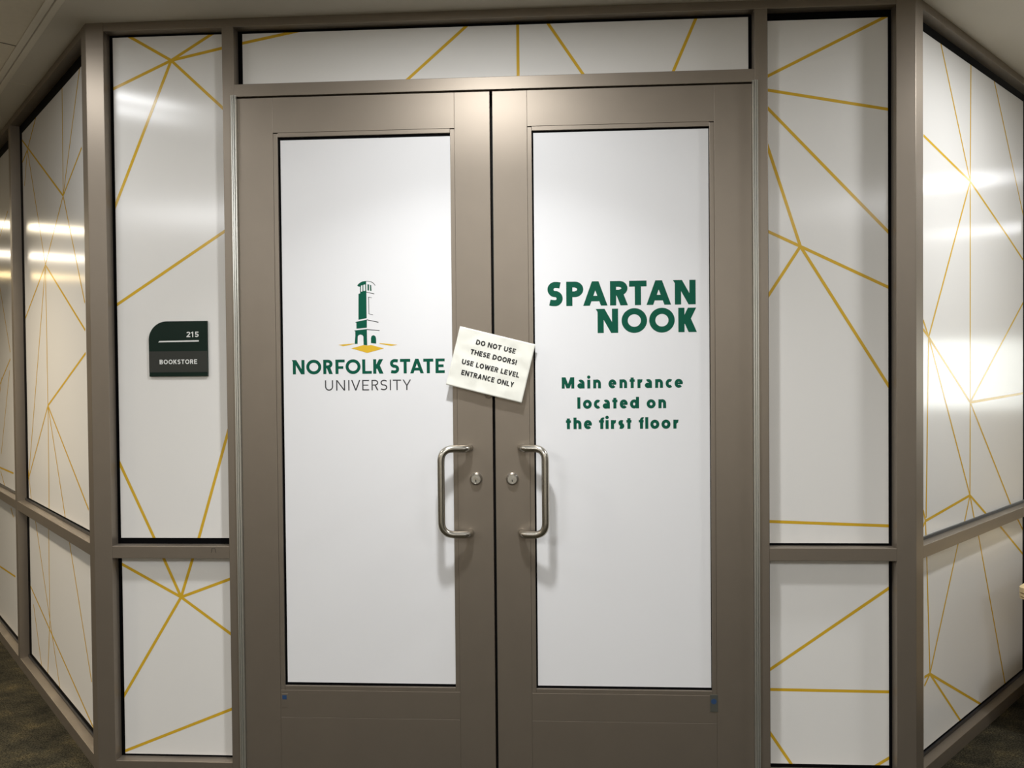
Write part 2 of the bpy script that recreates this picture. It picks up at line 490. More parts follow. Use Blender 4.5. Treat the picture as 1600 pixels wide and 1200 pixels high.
def lathe_y_bm(profile, cx, cz, seg=40):
    """revolve (radius, y) about the y axis through (cx, cz)"""
    bm = bmesh.new()
    rings = []
    for r, y in profile:
        if r < 1e-6:
            rings.append([bm.verts.new((cx, y, cz))])
        else:
            rings.append([bm.verts.new((cx + r * math.cos(a), y, cz + r * math.sin(a))) for a in [2 * math.pi * j / seg for j in range(seg)]])
    for a, b in zip(rings, rings[1:]):
        for j in range(seg):
            k = (j + 1) % seg
            if len(a) == 1:
                bm.faces.new((a[0], b[k], b[j]))
            elif len(b) == 1:
                bm.faces.new((a[j], a[k], b[0]))
            else:
                bm.faces.new((a[j], a[k], b[k], b[j]))
    return bm


# ------------------------------------------------------------------ lettering drawn stroke by stroke
def g_rect(x0, y0, x1, y1):
    return [[(x0, y0), (x1, y0), (x1, y1), (x0, y1)]]


def g_diag(xa, ya, xb, yb, hw):
    return [[(xa - hw, ya), (xa + hw, ya), (xb + hw, yb), (xb - hw, yb)]]


def g_arc(cx, cy, rx, ry, t, a0, a1, n=40):
    n = max(4, int(abs(a1 - a0) / 360 * n))
    out = []
    A = [math.radians(a0 + (a1 - a0) * i / n) for i in range(n + 1)]
    for a, b in zip(A, A[1:]):
        out.append([(cx + rx * math.cos(a), cy + ry * math.sin(a)), (cx + rx * math.cos(b), cy + ry * math.sin(b)),
                    (cx + (rx - t) * math.cos(b), cy + (ry - t) * math.sin(b)), (cx + (rx - t) * math.cos(a), cy + (ry - t) * math.sin(a))])
    return out


def g_path(pts, t):
    out = []
    N = []
    for i in range(len(pts)):
        a, b = pts[max(i - 1, 0)], pts[min(i + 1, len(pts) - 1)]
        dx, dy = b[0] - a[0], b[1] - a[1]
        L = math.hypot(dx, dy) or 1
        N.append((-dy / L * t / 2, dx / L * t / 2))
    for i in range(len(pts) - 1):
        p, q, m, n = pts[i], pts[i + 1], N[i], N[i + 1]
        out.append([(p[0] + m[0], p[1] + m[1]), (q[0] + n[0], q[1] + n[1]), (q[0] - n[0], q[1] - n[1]), (p[0] - m[0], p[1] - m[1])])
    return out


def g_S(w, H, t):
    ry = (H - t) / 4
    rx = (w - t) / 2
    up, lo = [], []
    bold = t / H > 0.15
    kx, a0, a1 = (2.2, 60, 122) if bold else (1.35, 40, 140)
    for i in range(29):
        a = math.radians(a0 + (270 - a0) * i / 28)
        k = 1.0 if math.cos(a) < 0 else kx
        up.append((w / 2 + k * rx * math.cos(a), H / 2 + ry + ry * math.sin(a)))
    for i in range(29):
        a = math.radians(90 - (90 + a1) * i / 28)
        k = 1.0 if math.cos(a) > 0 else kx
        lo.append((w / 2 + k * rx * math.cos(a), H / 2 - ry + ry * math.sin(a)))
    out = []
    for p in g_path(up, t):
        out.append(clip(p, -w, 0.93 * w, -H, 2 * H))
    for p in g_path(lo, t):
        out.append(clip(p, 0.035 * w, 2 * w, -H, 2 * H))
    return [p for p in out if len(p) > 2]


def glyph(c, w, H, t):
    th = t * 1.08
    if c == 'A':
        yb = 0.27 * H - 0.09 * H * min(1, t / H / 0.25)
        yt = yb + 0.9 * t
        x = lambda y: y / H * (w / 2 - th / 2)
        return ([[(0, 0), (th, 0), (w / 2 + th / 2, H), (w / 2 - th / 2, H)]] + [[(w, 0), (w - th, 0), (w / 2 - th / 2, H), (w / 2 + th / 2, H)]]
                + [[(x(yb) + th / 2, yb), (w - x(yb) - th / 2, yb), (w - x(yt) - th / 2, yt), (x(yt) + th / 2, yt)]])
    if c in 'NÑ':
        sp = 0.075 * H if c == 'Ñ' else 0
        d = t * 1.15
        p = g_rect(sp, 0, sp + t, H) + g_rect(w - t, 0, w, H) + [[(sp, H), (sp + d, H), (w, 0), (w - d, 0)]]
        if sp:
            p += [[(0, H), (sp + 0.01 * H, H), (sp + 0.01 * H, H - 0.13 * H), (sp, H - 0.13 * H)]]
        return p
    if c == 'O':
        return g_arc(w / 2, H / 2, w / 2, H / 2 * 1.02, t, 0, 360, 56)
    if c in 'RP':
        hb = (0.60 if c == 'R' else 0.64) * H
        if t / H < 0.15:
            hb = 0.55 * H
        ry = hb / 2
        rx = min(ry * 1.1, w * 0.6)
        bw = w * (0.97 if c == 'R' else 1.0)
        p = g_rect(0, 0, t, H) + g_rect(t * 0.9, H - t * 0.95, bw - rx, H) + g_rect(t * 0.9, H - hb, bw - rx, H - hb + t * 0.95)
        p += g_arc(bw - rx, H - ry, rx, ry, t, -90, 90, 48)
        if c == 'R':
            p += g_diag(w * 0.52, H - hb + t * 0.4, w - th * 0.58, 0, th * 0.56)
        return p
    if c == 'B':
        p = g_rect(0, 0, t, H)
        for y0, y1, k in ((0, 0.55 * H, 1.0), (0.47 * H, H, 0.93)):
            ry = (y1 - y0) / 2
            rx = min(ry, w * 0.5)
            p += g_rect(t * .9, y1 - t, w * k - rx, y1) + g_rect(t * .9, y0, w * k - rx, y0 + t) + g_arc(w * k - rx, y0 + ry, rx, ry, t, -90, 90, 40)
        return p
    if c == 'D':
        rx = w * 0.62
        return g_rect(0, 0, t, H) + g_rect(t * .9, H - t, w - rx, H) + g_rect(t * .9, 0, w - rx, t) + g_arc(w - rx, H / 2, rx, H / 2, t, -90, 90, 48)
    if c == 'E':
        return g_rect(0, 0, t, H) + g_rect(t * .9, 0, w, t * .9) + g_rect(t * .9, H - t * .9, w, H) + g_rect(t * .9, H * .5 - t * .42, w * .88, H * .5 + t * .45)
    if c == 'F':
        return g_rect(0, 0, t, H) + g_rect(t * .9, H - t * .9, w, H) + g_rect(t * .9, H * .45 - t * .45, w * .84, H * .45 + t * .42)
    if c == 'L':
        return g_rect(0, 0, t, H) + g_rect(t * .9, 0, w, t * .9)
    if c == 'T':
        return g_rect(0, H - t * .95, w, H) + g_rect(w / 2 - t / 2, 0, w / 2 + t / 2, H - t * .9)
    if c == 'H':
        return g_rect(0, 0, t, H) + g_rect(w - t, 0, w, H) + g_rect(t * .9, H / 2 - t * .45, w - t * .9, H / 2 + t * .45)
    if c == 'I':
        return g_rect(w / 2 - t / 2, 0, w / 2 + t / 2, H)
    if c == 'K':
        h = th * 0.62
        return g_rect(0, 0, t, H) + g_diag(t * 0.95, .34 * H, w - h - 0.03 * w, H, h) + g_diag(w * .42, .62 * H, w - h, 0, h)
    if c == 'U':
        r = w / 2
        return g_rect(0, r, t, H) + g_rect(w - t, r, w, H) + g_arc(r, r, r, r, t, 180, 360, 48)
    if c == 'V':
        return g_diag(th / 2, H, w / 2, 0, th / 2) + g_diag(w - th / 2, H, w / 2, 0, th / 2)
    if c == 'Y':
        return g_diag(th / 2, H, w / 2, .42 * H, th / 2) + g_diag(w - th / 2, H, w / 2, .42 * H, th / 2) + g_rect(w / 2 - t / 2, 0, w / 2 + t / 2, .46 * H)
    if c == 'W':
        return (g_diag(th / 2, H, w * .28, 0, th / 2) + g_diag(w * .5, H * .95, w * .28, 0, th / 2)
                + g_diag(w * .5, H * .95, w * .72, 0, th / 2) + g_diag(w - th / 2, H, w * .72, 0, th / 2))
    if c == 'M':
        return g_rect(0, 0, t, H) + g_rect(w - t, 0, w, H) + g_diag(t * .75, H, w / 2, 0.02 * H, t * .55) + g_diag(w - t * .75, H, w / 2, 0.02 * H, t * .55)
    if c == 'C':
        return g_arc(w * .55, H / 2, w * .55, H / 2, t, 48, 312, 56)
    if c == 'S':
        return g_S(w, H, t)
    if c == '!':
        return g_rect(w / 2 - t / 2, .32 * H, w / 2 + t / 2, H) + g_rect(w / 2 - t / 2, 0, w / 2 + t / 2, t)
    if c == '1':
        return g_rect(w * .62 - t / 2, 0, w * .62 + t / 2, H) + g_path([(w * .62, H - t * .5), (w * .1, H * .76)], t * .8)
    if c == '2':
        ry = H * .3
        pts = [(w / 2 + (w - t) / 2 * math.cos(math.radians(a)), H - ry + (ry - t / 2) * math.sin(math.radians(a))) for a in range(165, -31, -10)]
        pts.append((t * .6, t * .5))
        return g_path(pts, t) + g_rect(0, 0, w, t * .95)
    if c == '5':
        ry = H * .32
        return (g_rect(w * .12, H - t * .95, w * .95, H) + g_rect(w * .12, H * .45, w * .12 + t * .9, H)
                + g_arc(w * .47, ry, w * .53, ry, t, 140, -150, 56))
    # lower case: x-height 0.78 of the capitals
    X = 0.77 * H
    if c == 'o':
        return g_arc(w / 2, X / 2, w / 2, X / 2 * 1.03, t, 0, 360, 44)
    if c == 'c':
        return g_arc(w * .6, X / 2, w * .6, X / 2 * 1.03, t, 50, 310, 44)
    if c == 'e':
        return g_arc(w / 2, X / 2, w / 2, X / 2 * 1.03, t, 0, 318, 48) + g_rect(t * .5, X * .40, w * .97, X * .40 + t * .62)
    if c == 'a':
        return (g_rect(w - t, 0, w, X * .58) + g_arc(w * .48, X * .58, w * .52, X * .44, t, 0, 128, 40)
                + g_arc(w * .44, X * .30, w * .44, X * .315, t * .9, 0, 360, 36))
    if c == 'n' or c == 'h':
        r = (w) / 2
        return g_rect(0, 0, t, X if c == 'n' else H) + g_arc(r, X - r * 1.04, r, r * 1.08, t, 0, 165, 44) + g_rect(w - t, 0, w, X - r * 1.03)
    if c == 'i':
        return g_rect(w / 2 - t / 2, 0, w / 2 + t / 2, X) + g_arc(w / 2, H * 1.0, t * .56, t * .56, t * .56, 0, 360, 24)
    if c == 'l':
        return g_rect(w / 2 - t / 2, 0, w / 2 + t / 2, H)
    if c == 'd':
        return g_arc(w * .46, X / 2, w * .46, X / 2 * 1.03, t, 0, 360, 44) + g_rect(w - t, 0, w, H)
    if c == 't':
        return g_rect(w / 2 - t / 2, 0, w / 2 + t / 2, H * .93) + g_rect(0, X - t * .85, w, X)
    if c == 'f':
        r = w * .55
        x0 = w * .24
        return g_rect(x0, 0, x0 + t, H - r) + g_arc(x0 + r, H - r, r, r, t, 62, 180, 44) + g_rect(0, X - t * .8, w * .96, X)
    if c == 'r':
        return g_rect(0, 0, t, X) + g_arc(w * .86, X * .5, w * .8, X * .5, t, 82, 160, 44)
    if c == 's':
        return g_S(w, X, t)
    return []


ADV = {'D': .70, 'O': .76, 'N': .72, 'T': .60, 'U': .70, 'S': .55, 'E': .54, 'H': .70, 'R': .62, '!': .2, 'L': .50, 'W': 1.02, 'V': .68,
       'A': .70, 'C': .60, 'Y': .62, 'B': .62, 'K': .64, '1': .5, '2': .58, '5': .58}


def layout(text, x0, x1, t_rel, h, gap=0.13, space=0.36):
    """spread a line of capitals over x0..x1"""
    tot = 0
    for ch in text:
        tot += space if ch == ' ' else ADV[ch] + gap
    tot -= gap
    k = (x1 - x0) / tot
    out, x = [], x0
    for ch in text:
        if ch == ' ':
            x += space * k
            continue
        out.append((ch, x, x + ADV[ch] * k))
        x += (ADV[ch] + gap) * k
    return out


def text_polys(letters, zb, h, t):
    out = []
    for c, x0, x1 in letters:
        for p in glyph(c, x1 - x0, h, t):
            out.append([(x0 + x, zb + y) for x, y in p])
    return out


def decal_bm(polys, put, bm=None, mi=0):
    """flat printed shapes; put(x, z, k) places a point of the k-th shape"""
    bm = bm or bmesh.new()
    for k, p in enumerate(polys):
        q = []
        for v in p:
            if not q or math.hypot(v[0] - q[-1][0], v[1] - q[-1][1]) > 1e-6:
                q.append(v)
        if len(q) > 2:
            f = bm.faces.new([bm.verts.new(put(x, z, k)) for x, z in q])
            f.material_index = mi
    return bm


# ------------------------------------------------------------------ floor, ceiling, far walls
bm = bmesh.new()
bm.faces.new([bm.verts.new(p) for p in ((-10, -5, 0), (10, -5, 0), (10, 9, 0), (-10, 9, 0))])
fl = obj('floor', bm, 'carpet')
tag(fl, 'dark olive and brown patterned carpet floor', 'floor', 'structure')

ce = empty('ceiling')
tag(ce, 'beige ceiling above the storefront with a strip of tiles at left', 'ceiling', 'structure')
# plain soffit, everything except the tiled field that begins 12 cm out from the left wall
EDGE, TEE, TILE0 = 0.099, 0.122, 0.147
L2W = lambda s, out, z: LEFT(s, -out, z)
bm = bmesh.new()
a, b = L2W(-2.6, EDGE, CEIL), L2W(8.5, EDGE, CEIL)
bm.faces.new([bm.verts.new(p) for p in (a, b, (b.x, 9, CEIL), (10, 9, CEIL), (10, -5, CEIL), (a.x, -5, CEIL))])
bm.faces.new([bm.verts.new(p) for p in ((a.x, a.y, CEIL), (a.x, -5, CEIL), (a.x - 0.0001, -5, CEIL), (a.x - 0.0001, a.y, CEIL))])
obj('soffit', bm, 'gypsum', ce)
# seam in the narrow soffit strip
obj('soffit_joint', box_bm(0.83, 0.834, -EDGE, 0.0, CEIL - 0.0006, CEIL + 0.01, LEFT), 'grid', ce)
obj('edge_trim', box_bm(-2.6, 8.5, -0.1205, -EDGE, CEIL - 0.004, CEIL + 0.02, LEFT, 0.001), 'grid', ce)
bm = bmesh.new()
a, b = L2W(-2.6, TEE, CEIL + 0.003), L2W(8.5, TEE, CEIL + 0.003)
bm.faces.new([bm.verts.new(p) for p in (a, b, (-10, b.y, CEIL + 0.003), (-10, -5, CEIL + 0.003), (a.x, -5, CEIL + 0.003))])
obj('tile_field', bm, 'tile', ce)
obj('grid_bar', box_bm(-2.6, 8.5, -TILE0, -TEE - 0.0015, CEIL - 0.0005, CEIL + 0.0025, LEFT, 0.0005), 'grid', ce)
for s in (-1.5, -0.9, -0.3, 0.39, 0.99, 1.59, 2.19, 2.79):
    obj('tile_joint', box_bm(s, s + 0.004, -1.6, -TILE0, CEIL + 0.0015, CEIL + 0.0028, LEFT), 'scuff', ce)

wr = obj('wall_light_blocker', box_bm(1.4, 8.4, -2.72, -2.62, 0, CEIL, RIGHT), 'wall')  # out of view, added to keep fill light off the right wall
tag(wr, 'unseen beige wall added across the passage to block fill light', 'wall', 'structure')
wp = obj('wall_passage', box_bm(6.78, 6.88, -2.62, -0.03, 0, CEIL, RIGHT), 'wall')
tag(wp, 'beige wall closing the passage along the right wall', 'wall', 'structure')
wb = obj('wall_back', box_bm(-10, 10, -5.1, -5.0, 0, CEIL), 'wall')
tag(wb, 'plain beige corridor wall opposite the doors', 'wall', 'structure')
for nm, x0, x1, lb in (('wall_left_end', -10.1, -10, 'beige wall closing the far left end of the corridor'), ('wall_right_end', 10, 10.1, 'beige wall closing the far right end of the corridor')):
    tag(obj(nm, box_bm(x0, x1, -5, 9, 0, CEIL), 'wall'), lb, 'wall', 'structure')

# ------------------------------------------------------------------ storefront framing
Z_HB, Z_TT, Z_TB, Z_MT, Z_MB, Z_BT = 2.695, 2.491, 2.4465, 0.836, 0.7914, 0.05
FD = 0.11
BV = 0.0012
wf = empty('wall_front')
tag(wf, 'taupe metal storefront framing around the double doors', 'wall', 'structure')


def bar(name, parent, *a, fr=FRONT, m='frame'):
    return obj(name, box_bm(*a, fr, BV), m, parent)


CORNER_S = 0.0625
lp0, lp1 = LEFT(CORNER_S, 0, 0), LEFT(CORNER_S, FD, 0)
obj('corner_post', prism_bm([(XA0, 0), (XA1, 0), (XA1, FD), (lp1.x, lp1.y), (lp0.x, lp0.y)], 0, CEIL, 0.0015), 'frame', wf)
rp0, rp1 = RIGHT(CORNER_S, 0, 0), RIGHT(CORNER_S, FD, 0)
obj('corner_post', prism_bm([(XB1, 0), (XB0, 0), (XB0, FD), (rp1.x, rp1.y), (rp0.x, rp0.y)], 0, CEIL, 0.0015), 'frame', wf)
bar('mullion', wf, XM0, XM1, 0, FD, 0, Z_HB)
bar('mullion', wf, XN0, XN1, 0, FD, 0, Z_HB)
bar('header_rail', wf, XA1, XB0, 0.0006, FD, Z_HB, CEIL)
bar('transom_bar', wf, XM1, XN0, 0.0004, FD, Z_TB, Z_TT)
mr = bar('mid_rail', wf, XA1, XM0, 0.0006, FD, Z_MB, Z_MT)
bar('mid_rail', wf, XN1, XB0, 0.0006, FD, Z_MB, Z_MT)
bar('bottom_rail', wf, XA1, XM0, 0.0006, FD, 0, Z_BT)
bar('bottom_rail', wf, XN1, XB0, 0.0006, FD, 0, Z_BT)
# small hooped scribe mark on the left mid rail
hoop = fillet_path([(-1.0275, -0.0005, 0.8135), (-1.026, -0.0005, 0.830), (-1.014, -0.0005, 0.830), (-1.0115, -0.0005, 0.8135)], 0.004, 4)
obj('scribe_mark', tube_bm(hoop, 0.0007, 6), 'scuff', mr)

BAY0, BAY1, MUL = CORNER_S, 1.408, 1.452
for nm, fr, lb in (('wall_left', LEFT, 'angled taupe metal storefront framing running back at the left'),
                   ('wall_right', RIGHT, 'angled taupe metal storefront framing running back at the right')):
    wl = empty(nm)
    tag(wl, lb, 'wall', 'structure')
    nb = 2 if fr is LEFT else 1
    for k in range(nb):
        s0 = BAY0 if k == 0 else MUL + (k - 1) * (BAY1 - BAY0 + 0.044)
        s1 = s0 + BAY1 - BAY0
        if k:
            s1 = s0 + 1.3
        bar('header_rail', wl, s0, s1, 0.0006, FD, Z_HB, CEIL, fr=fr)
        bar('mid_rail', wl, s0, s1, 0.0006, FD, Z_MB, Z_MT, fr=fr)
        bar('bottom_rail', wl, s0, s1, 0.0006, FD, 0, Z_BT, fr=fr)
        bar('mullion', wl, s1, s1 + 0.044, 0, FD, 0, CEIL, fr=fr)
        end = s1 + 0.044
    obj('wall_panel', box_bm(end, 8.4, 0.02, FD, 0, CEIL, fr), 'wall', wl)

# ------------------------------------------------------------------ glazed panels
WIN = [
    ('LU', FRONT, (XA1, XM0, Z_MT, Z_HB), (-1.3848, -0.9735, 0.858, 2.6872), 'tall white sidelight panel with the room sign on it, left of the doors'),
    ('LL', FRONT, (XA1, XM0, Z_BT, Z_MB), (-1.3828, -0.9735, 0.0572, 0.7825), 'short white sidelight panel with six gold lines meeting, left of the doors'),
    ('T', FRONT, (XM1, XN0, Z_TT, Z_HB), (-0.9016, 0.8995, 2.5000, 2.6855), 'wide low white transom panel with gold lines above the double doors'),
    ('RU', FRONT, (XN1, XB0, Z_MT, Z_HB), (0.9660, 1.3745, 0.845, 2.669), 'tall white sidelight panel with a gold starburst right of the doors'),
    ('RL', FRONT, (XN1, XB0, Z_BT, Z_MB), (0.9660, 1.3745, 0.0635, 0.7825), 'short white sidelight panel with separate gold lines right of the doors'),
    ('L1U', LEFT, (BAY0, BAY1, Z_MT, Z_HB), (0.075, 1.345, 0.855, 2.648), 'tall white panel of the angled left wall, nearest the corner post'),
    ('L1L', LEFT, (BAY0, BAY1, Z_BT, Z_MB), (0.075, 1.345, 0.080, 0.7825), 'short white panel of the angled left wall, nearest the corner post'),
    ('L2U', LEFT, (MUL, MUL + 1.3, Z_MT, Z_HB), (MUL + 0.012, MUL + 1.28, 0.851, 2.648), 'tall white panel cut by the left edge of the photo'),
    ('L2L', LEFT, (MUL, MUL + 1.3, Z_BT, Z_MB), (MUL + 0.012, MUL + 1.28, 0.080, 0.7825), 'short white panel above the carpet, cut by the left edge of the photo'),
    ('R1U', RIGHT, (BAY0, BAY1, Z_MT, Z_HB), (0.075, 1.308, 0.844, 2.660), 'tall white panel of the angled right wall with bright lamp reflections'),
    ('R1L', RIGHT, (BAY0, BAY1, Z_BT, Z_MB), (0.075, 1.304, 0.070, 0.7825), 'short shaded white panel at the foot of the angled right wall'),
]
for i, (key, fr, op, rect, lb) in enumerate(WIN):
    wn = empty('window_%d' % (i + 1))
    tag(wn, lb, 'window', 'structure')
    s0, s1, z0, z1 = op
    obj('glass_pane', box_bm(s0, s1, GLASS_D, GLASS_D + 0.012, z0, z1, fr), 'glass', wn)
    obj('window_film', film_bm(rect, LINES[key], fr), ['film', 'gold'], wn)
    if fr is not FRONT:
        obj('gasket', box_bm(s0, s1, 0.0345, GLASS_D - 0.0005, z0, z0 + 0.012, fr, 0.001), 'gasket', wn)

# ------------------------------------------------------------------ the two door leaves
DT = 2.4405         # top of the leaves
RAIL_T, RAIL_B = 2.3155, 0.317
BEAD = 0.0155
FILM_D = 0.011


def make_door(name, label, sx, hinge_x, gap_x, stile_h, stile_l, film, text_bits):
    """sx = -1 for the left leaf, +1 for the right; x runs from the hinge to the meeting edge"""
    d = empty(name)
    tag(d, label, 'door', 'structure')
    lo, hi = 0.010, DT
    X = lambda a, b: (min(a, b), max(a, b))
    g = 0.0003
    obj('stile', box_bm(*X(hinge_x, stile_h), 0.002, 0.046, lo, hi, FRONT, 0.0008), 'frame', d)
    obj('stile', box_bm(*X(stile_l, gap_x), 0.002, 0.046, lo, hi, FRONT, 0.0008), 'frame', d)
    rx = X(stile_h - sx * g, stile_l + sx * g)
    obj('top_rail', box_bm(*rx, 0.0024, 0.046, RAIL_T, hi, FRONT, 0.0005), 'frame', d)
    obj('bottom_rail', box_bm(*rx, 0.0024, 0.046, lo, 0.2185, FRONT, 0.0005), 'frame', d)
    obj('bottom_rail', box_bm(*rx, 0.0024, 0.046, 0.2192, RAIL_B, FRONT, 0.0005), 'frame', d)
    bm = bmesh.new()
    x0, x1 = rx
    box_bm(x0, x0 + BEAD, 0.0034, 0.020, RAIL_B, RAIL_T - 0.0028, FRONT, 0.0008, bm)
    box_bm(x1 - BEAD, x1, 0.0034, 0.020, RAIL_B, RAIL_T - 0.0028, FRONT, 0.0008, bm)
    box_bm(x0 + BEAD + g, x1 - BEAD - g, 0.0034, 0.020, RAIL_T - BEAD, RAIL_T - g, FRONT, 0.0008, bm)
    box_bm(x0 + BEAD + g, x1 - BEAD - g, 0.0034, 0.020, RAIL_B + g, RAIL_B + BEAD, FRONT, 0.0008, bm)
    obj('glazing_bead', bm, 'frame', d)
    obj('glass_pane', box_bm(x0, x1, FILM_D + 0.001, FILM_D + 0.008, RAIL_B, RAIL_T, FRONT), 'glass', d)
    f0, f1, fz0, fz1 = film
    fo = obj('window_film', box_bm(f0, f1, FILM_D, FILM_D + 0.0008, fz0, fz1, FRONT), 'door_film', d)
    put = lambda x, z, k: (x, FILM_D - 0.0002 - 0.000004 * (k % 40), z)
    for nm, keys, t_rel, mt in text_bits:
        bm = bmesh.new()
        for key in keys:
            T = TEXT[key]
            decal_bm(text_polys(T['letters'], T['z'], T['h'], T['h'] * t_rel), put, bm)
        obj(nm, bm, mt, fo)
    # offset pull handle
    bx, gx, gy = sx * 0.0865, sx * 0.1805, -0.065
    if sx > 0:
        bx = 0.0945
    pth = [(bx, 0.003, 1.1885), (bx + sx * 0.004, -0.036, 1.1885), (gx, gy, 1.1915), (gx, gy, 0.8935), (bx + sx * 0.004, -0.036, 0.8875), (bx, 0.003, 0.8875)]
    obj('pull_handle', tube_bm(fillet_path(pth, 0.050, 12), 0.0127, 24), 'steel', d, True)
    # mortise lock cylinder
    lx, lz = (-0.0650, 1.079) if sx < 0 else (0.0632, 1.0788)
    lk = obj('lock_cylinder', lathe_y_bm([(0.0, -0.011), (0.0150, -0.011), (0.0156, -0.0125), (0.0165, -0.0125), (0.0205, -0.006), (0.0222, -0.003), (0.0222, 0.003), (0.0, 0.003)], lx, lz), 'chrome', d)
    obj('lock_plug', lathe_y_bm([(0.0, -0.0122), (0.0072, -0.0122), (0.0074, -0.0105), (0.0, -0.0105)], lx + sx * 0.001, lz + 0.001, 24), 'steel' if sx < 0 else 'chrome', lk)
    obj('keyway', box_bm(lx - 0.0012, lx + 0.0012, -0.0126, -0.012, lz - 0.009, lz - 0.001), 'dark', lk)
    obj('keyway', lathe_y_bm([(0.0, -0.0127), (0.0022, -0.0127), (0.0022, -0.012), (0.0, -0.012)], lx, lz - 0.0068, 16), 'dark', lk)
    # full-height geared hinge with three ribs
    h0, h1 = (-0.9295, -0.9100) if sx < 0 else (0.9012, 0.9207)
    ww = h1 - h0
    prof = []
    for a, b, yy in ((0, .30, -.0085), (.34, .66, -.0100), (.70, 1.0, -.0085)):
        xa, xb = h0 + a * ww, h0 + b * ww
        prof += [(xa, -0.0045), (xa + 0.0008, yy), (xb - 0.0008, yy), (xb, -0.0045)]
    pts = prof + [(h1, 0.001), (h0, 0.001)]
    obj('hinge', prism_bm(pts, 0.012, 2.4495), 'hinge', d)
    return d


d1 = make_door('door_1', 'left door leaf with a green and gold tower logo', -1, -0.9098, -0.0050, -0.7810, -0.1300,
               (-0.7570, -0.1462, 0.3425, 2.2905),
               [('wordmark', ['NORFOLK STATE'], 0.215, 'green'), ('lettering', ['UNIVERSITY'], 0.115, 'ink')])
d2 = make_door('door_2', 'right door leaf with large green lettering and smaller green directions', 1, 0.9010, 0.0045, 0.7728, 0.1258,
               (0.1475, 0.7545, 0.3415, 2.2935),
               [('headline_lettering', ['SPARTAN', 'NOOK'], 0.252, 'green'), ('direction_lettering', ['Main entrance', 'located on', 'the first floor'], 0.265, 'green')])
film1 = [c for c in d1.children if c.name.startswith('window_film')][0]
bm = bmesh.new()
for mi, k in enumerate(('green', 'gold', 'dark')):
    decal_bm(LOGO[k], lambda x, z, q: (x, FILM_D - 0.0002 - 0.00001 * (q + 20 * (k == 'gold')), z), bm, mi)
obj('tower_logo', bm, ['green', 'logo_gold', 'ink'], film1)
# adhesive tabs under the glass
tb = obj('adhesive_tab', box_bm(-0.7765, -0.7545, 0.0012, 0.0026, 0.254, 0.304, FRONT, 0.0006), 'frame', d1)
obj('blue_mark', box_bm(-0.7745, -0.7590, 0.0008, 0.0013, 0.2835, 0.2985), 'blue', tb)
tb = obj('adhesive_tab', box_bm(0.7490, 0.7755, 0.0008, 0.0026, 0.260, 0.320, FRONT, 0.0008), 'tab', d2)
obj('blue_mark', lathe_y_bm([(0.0, 0.0003), (0.0095, 0.0003), (0.0095, 0.001), (0.0, 0.001)], 0.7615, 0.297, 24), 'blue', tb)
# dark weatherstrip behind the meeting edges and the door head
bm = box_bm(-0.03, 0.03, 0.047, 0.056, 0.01, 2.446, FRONT)
box_bm(-0.915, 0.905, 0.047, 0.056, 2.40, 2.4464, FRONT, 0, bm)
box_bm(XM1, -0.90, 0.047, 0.056, 0.01, 2.446, FRONT, 0, bm)
box_bm(0.895, XN0, 0.047, 0.056, 0.01, 2.446, FRONT, 0, bm)
obj('weatherstrip', bm, 'rubber', wf)

# ------------------------------------------------------------------ room sign
sg = empty('room_sign')
sg.location = (-1.155, 0.040, 1.551)
tag(sg, 'dark green room sign reading 215 BOOKSTORE on the left sidelight', 'sign')
SX0, SX1, SZ0, SZ1 = -0.1085, 0.1095, -0.1005, 0.1005


def sign_outline(x0, x1, z0, z1, r):
    pts = [(x0, z0), (x1, z0), (x1, z1), (x0 + r, z1)]
    for k in range(1, 15):
        a = math.pi / 2 + math.pi / 2 * k / 14
        pts.append((x0 + r + r * math.cos(a), z1 - r + r * math.sin(a)))
    return pts


bm = prism_bm(sign_outline(SX0, SX1, SZ0, SZ1, 0.068), 0, 0.008)
for v in bm.verts:
    v.co = Vector((v.co.x, -v.co.z - 0.0002, v.co.y))
bmesh.ops.bevel(bm, geom=[e for e in bm.edges if abs(e.verts[0].co.y + 0.0082) < 1e-4 and abs(e.verts[1].co.y + 0.0082) < 1e-4], offset=0.0008, segments=2, affect='EDGES')
obj('sign_plate', bm, 'sign_green', sg)
HS = SZ1 - SZ0
bz1, bz0 = SZ1 - 0.544 * HS, SZ1 - 0.924 * HS
obj('name_insert', box_bm(SX0 + 0.0002, SX1 - 0.0002, -0.0088, -0.0080, bz0, bz1), 'sign_grey', sg)
sx = lambda p: SX0 + (p - 165) / 1005 * (SX1 - SX0)
sz = lambda p: SZ1 - (p - 115) / 947 * HS
bm = bmesh.new()
h = sz(297) - sz(390)
decal_bm(text_polys([('2', sx(818), sx(884)), ('1', sx(892), sx(946)), ('5', sx(960), sx(1028))], sz(390), h, h * 0.2), lambda x, z, k: (x, -0.0089 - 0.000004 * k, z), bm)
decal_bm([[(sx(268), sz(475)), (sx(1028), sz(468)), (sx(1028), sz(444)), (sx(268), sz(451))]], lambda x, z, k: (x, -0.0089, z), bm)
obj('room_number', bm, 'sign_white', sg)
h = sz(772) - sz(850)
L = layout('BOOKSTORE', sx(348), sx(995), 0.2, h)
obj('room_name', decal_bm(text_polys(L, sz(850), h, h * 0.2), lambda x, z, k: (x, -0.0093 - 0.000004 * (k % 30), z)), 'sign_white', sg)

# ------------------------------------------------------------------ paper notice taped across the doors
pn = empty('paper_notice')
pn.location = (-0.008, -0.002, 1.483)
tag(pn, 'tilted white paper notice with black capitals taped across both doors', 'notice')
P_TL, P_TR, P_BL = Vector((-0.1155, 1.6185)), Vector((0.1493, 1.5512)), Vector((-0.1655, 1.4137))
PU, PV = P_TR - P_TL, P_BL - P_TL


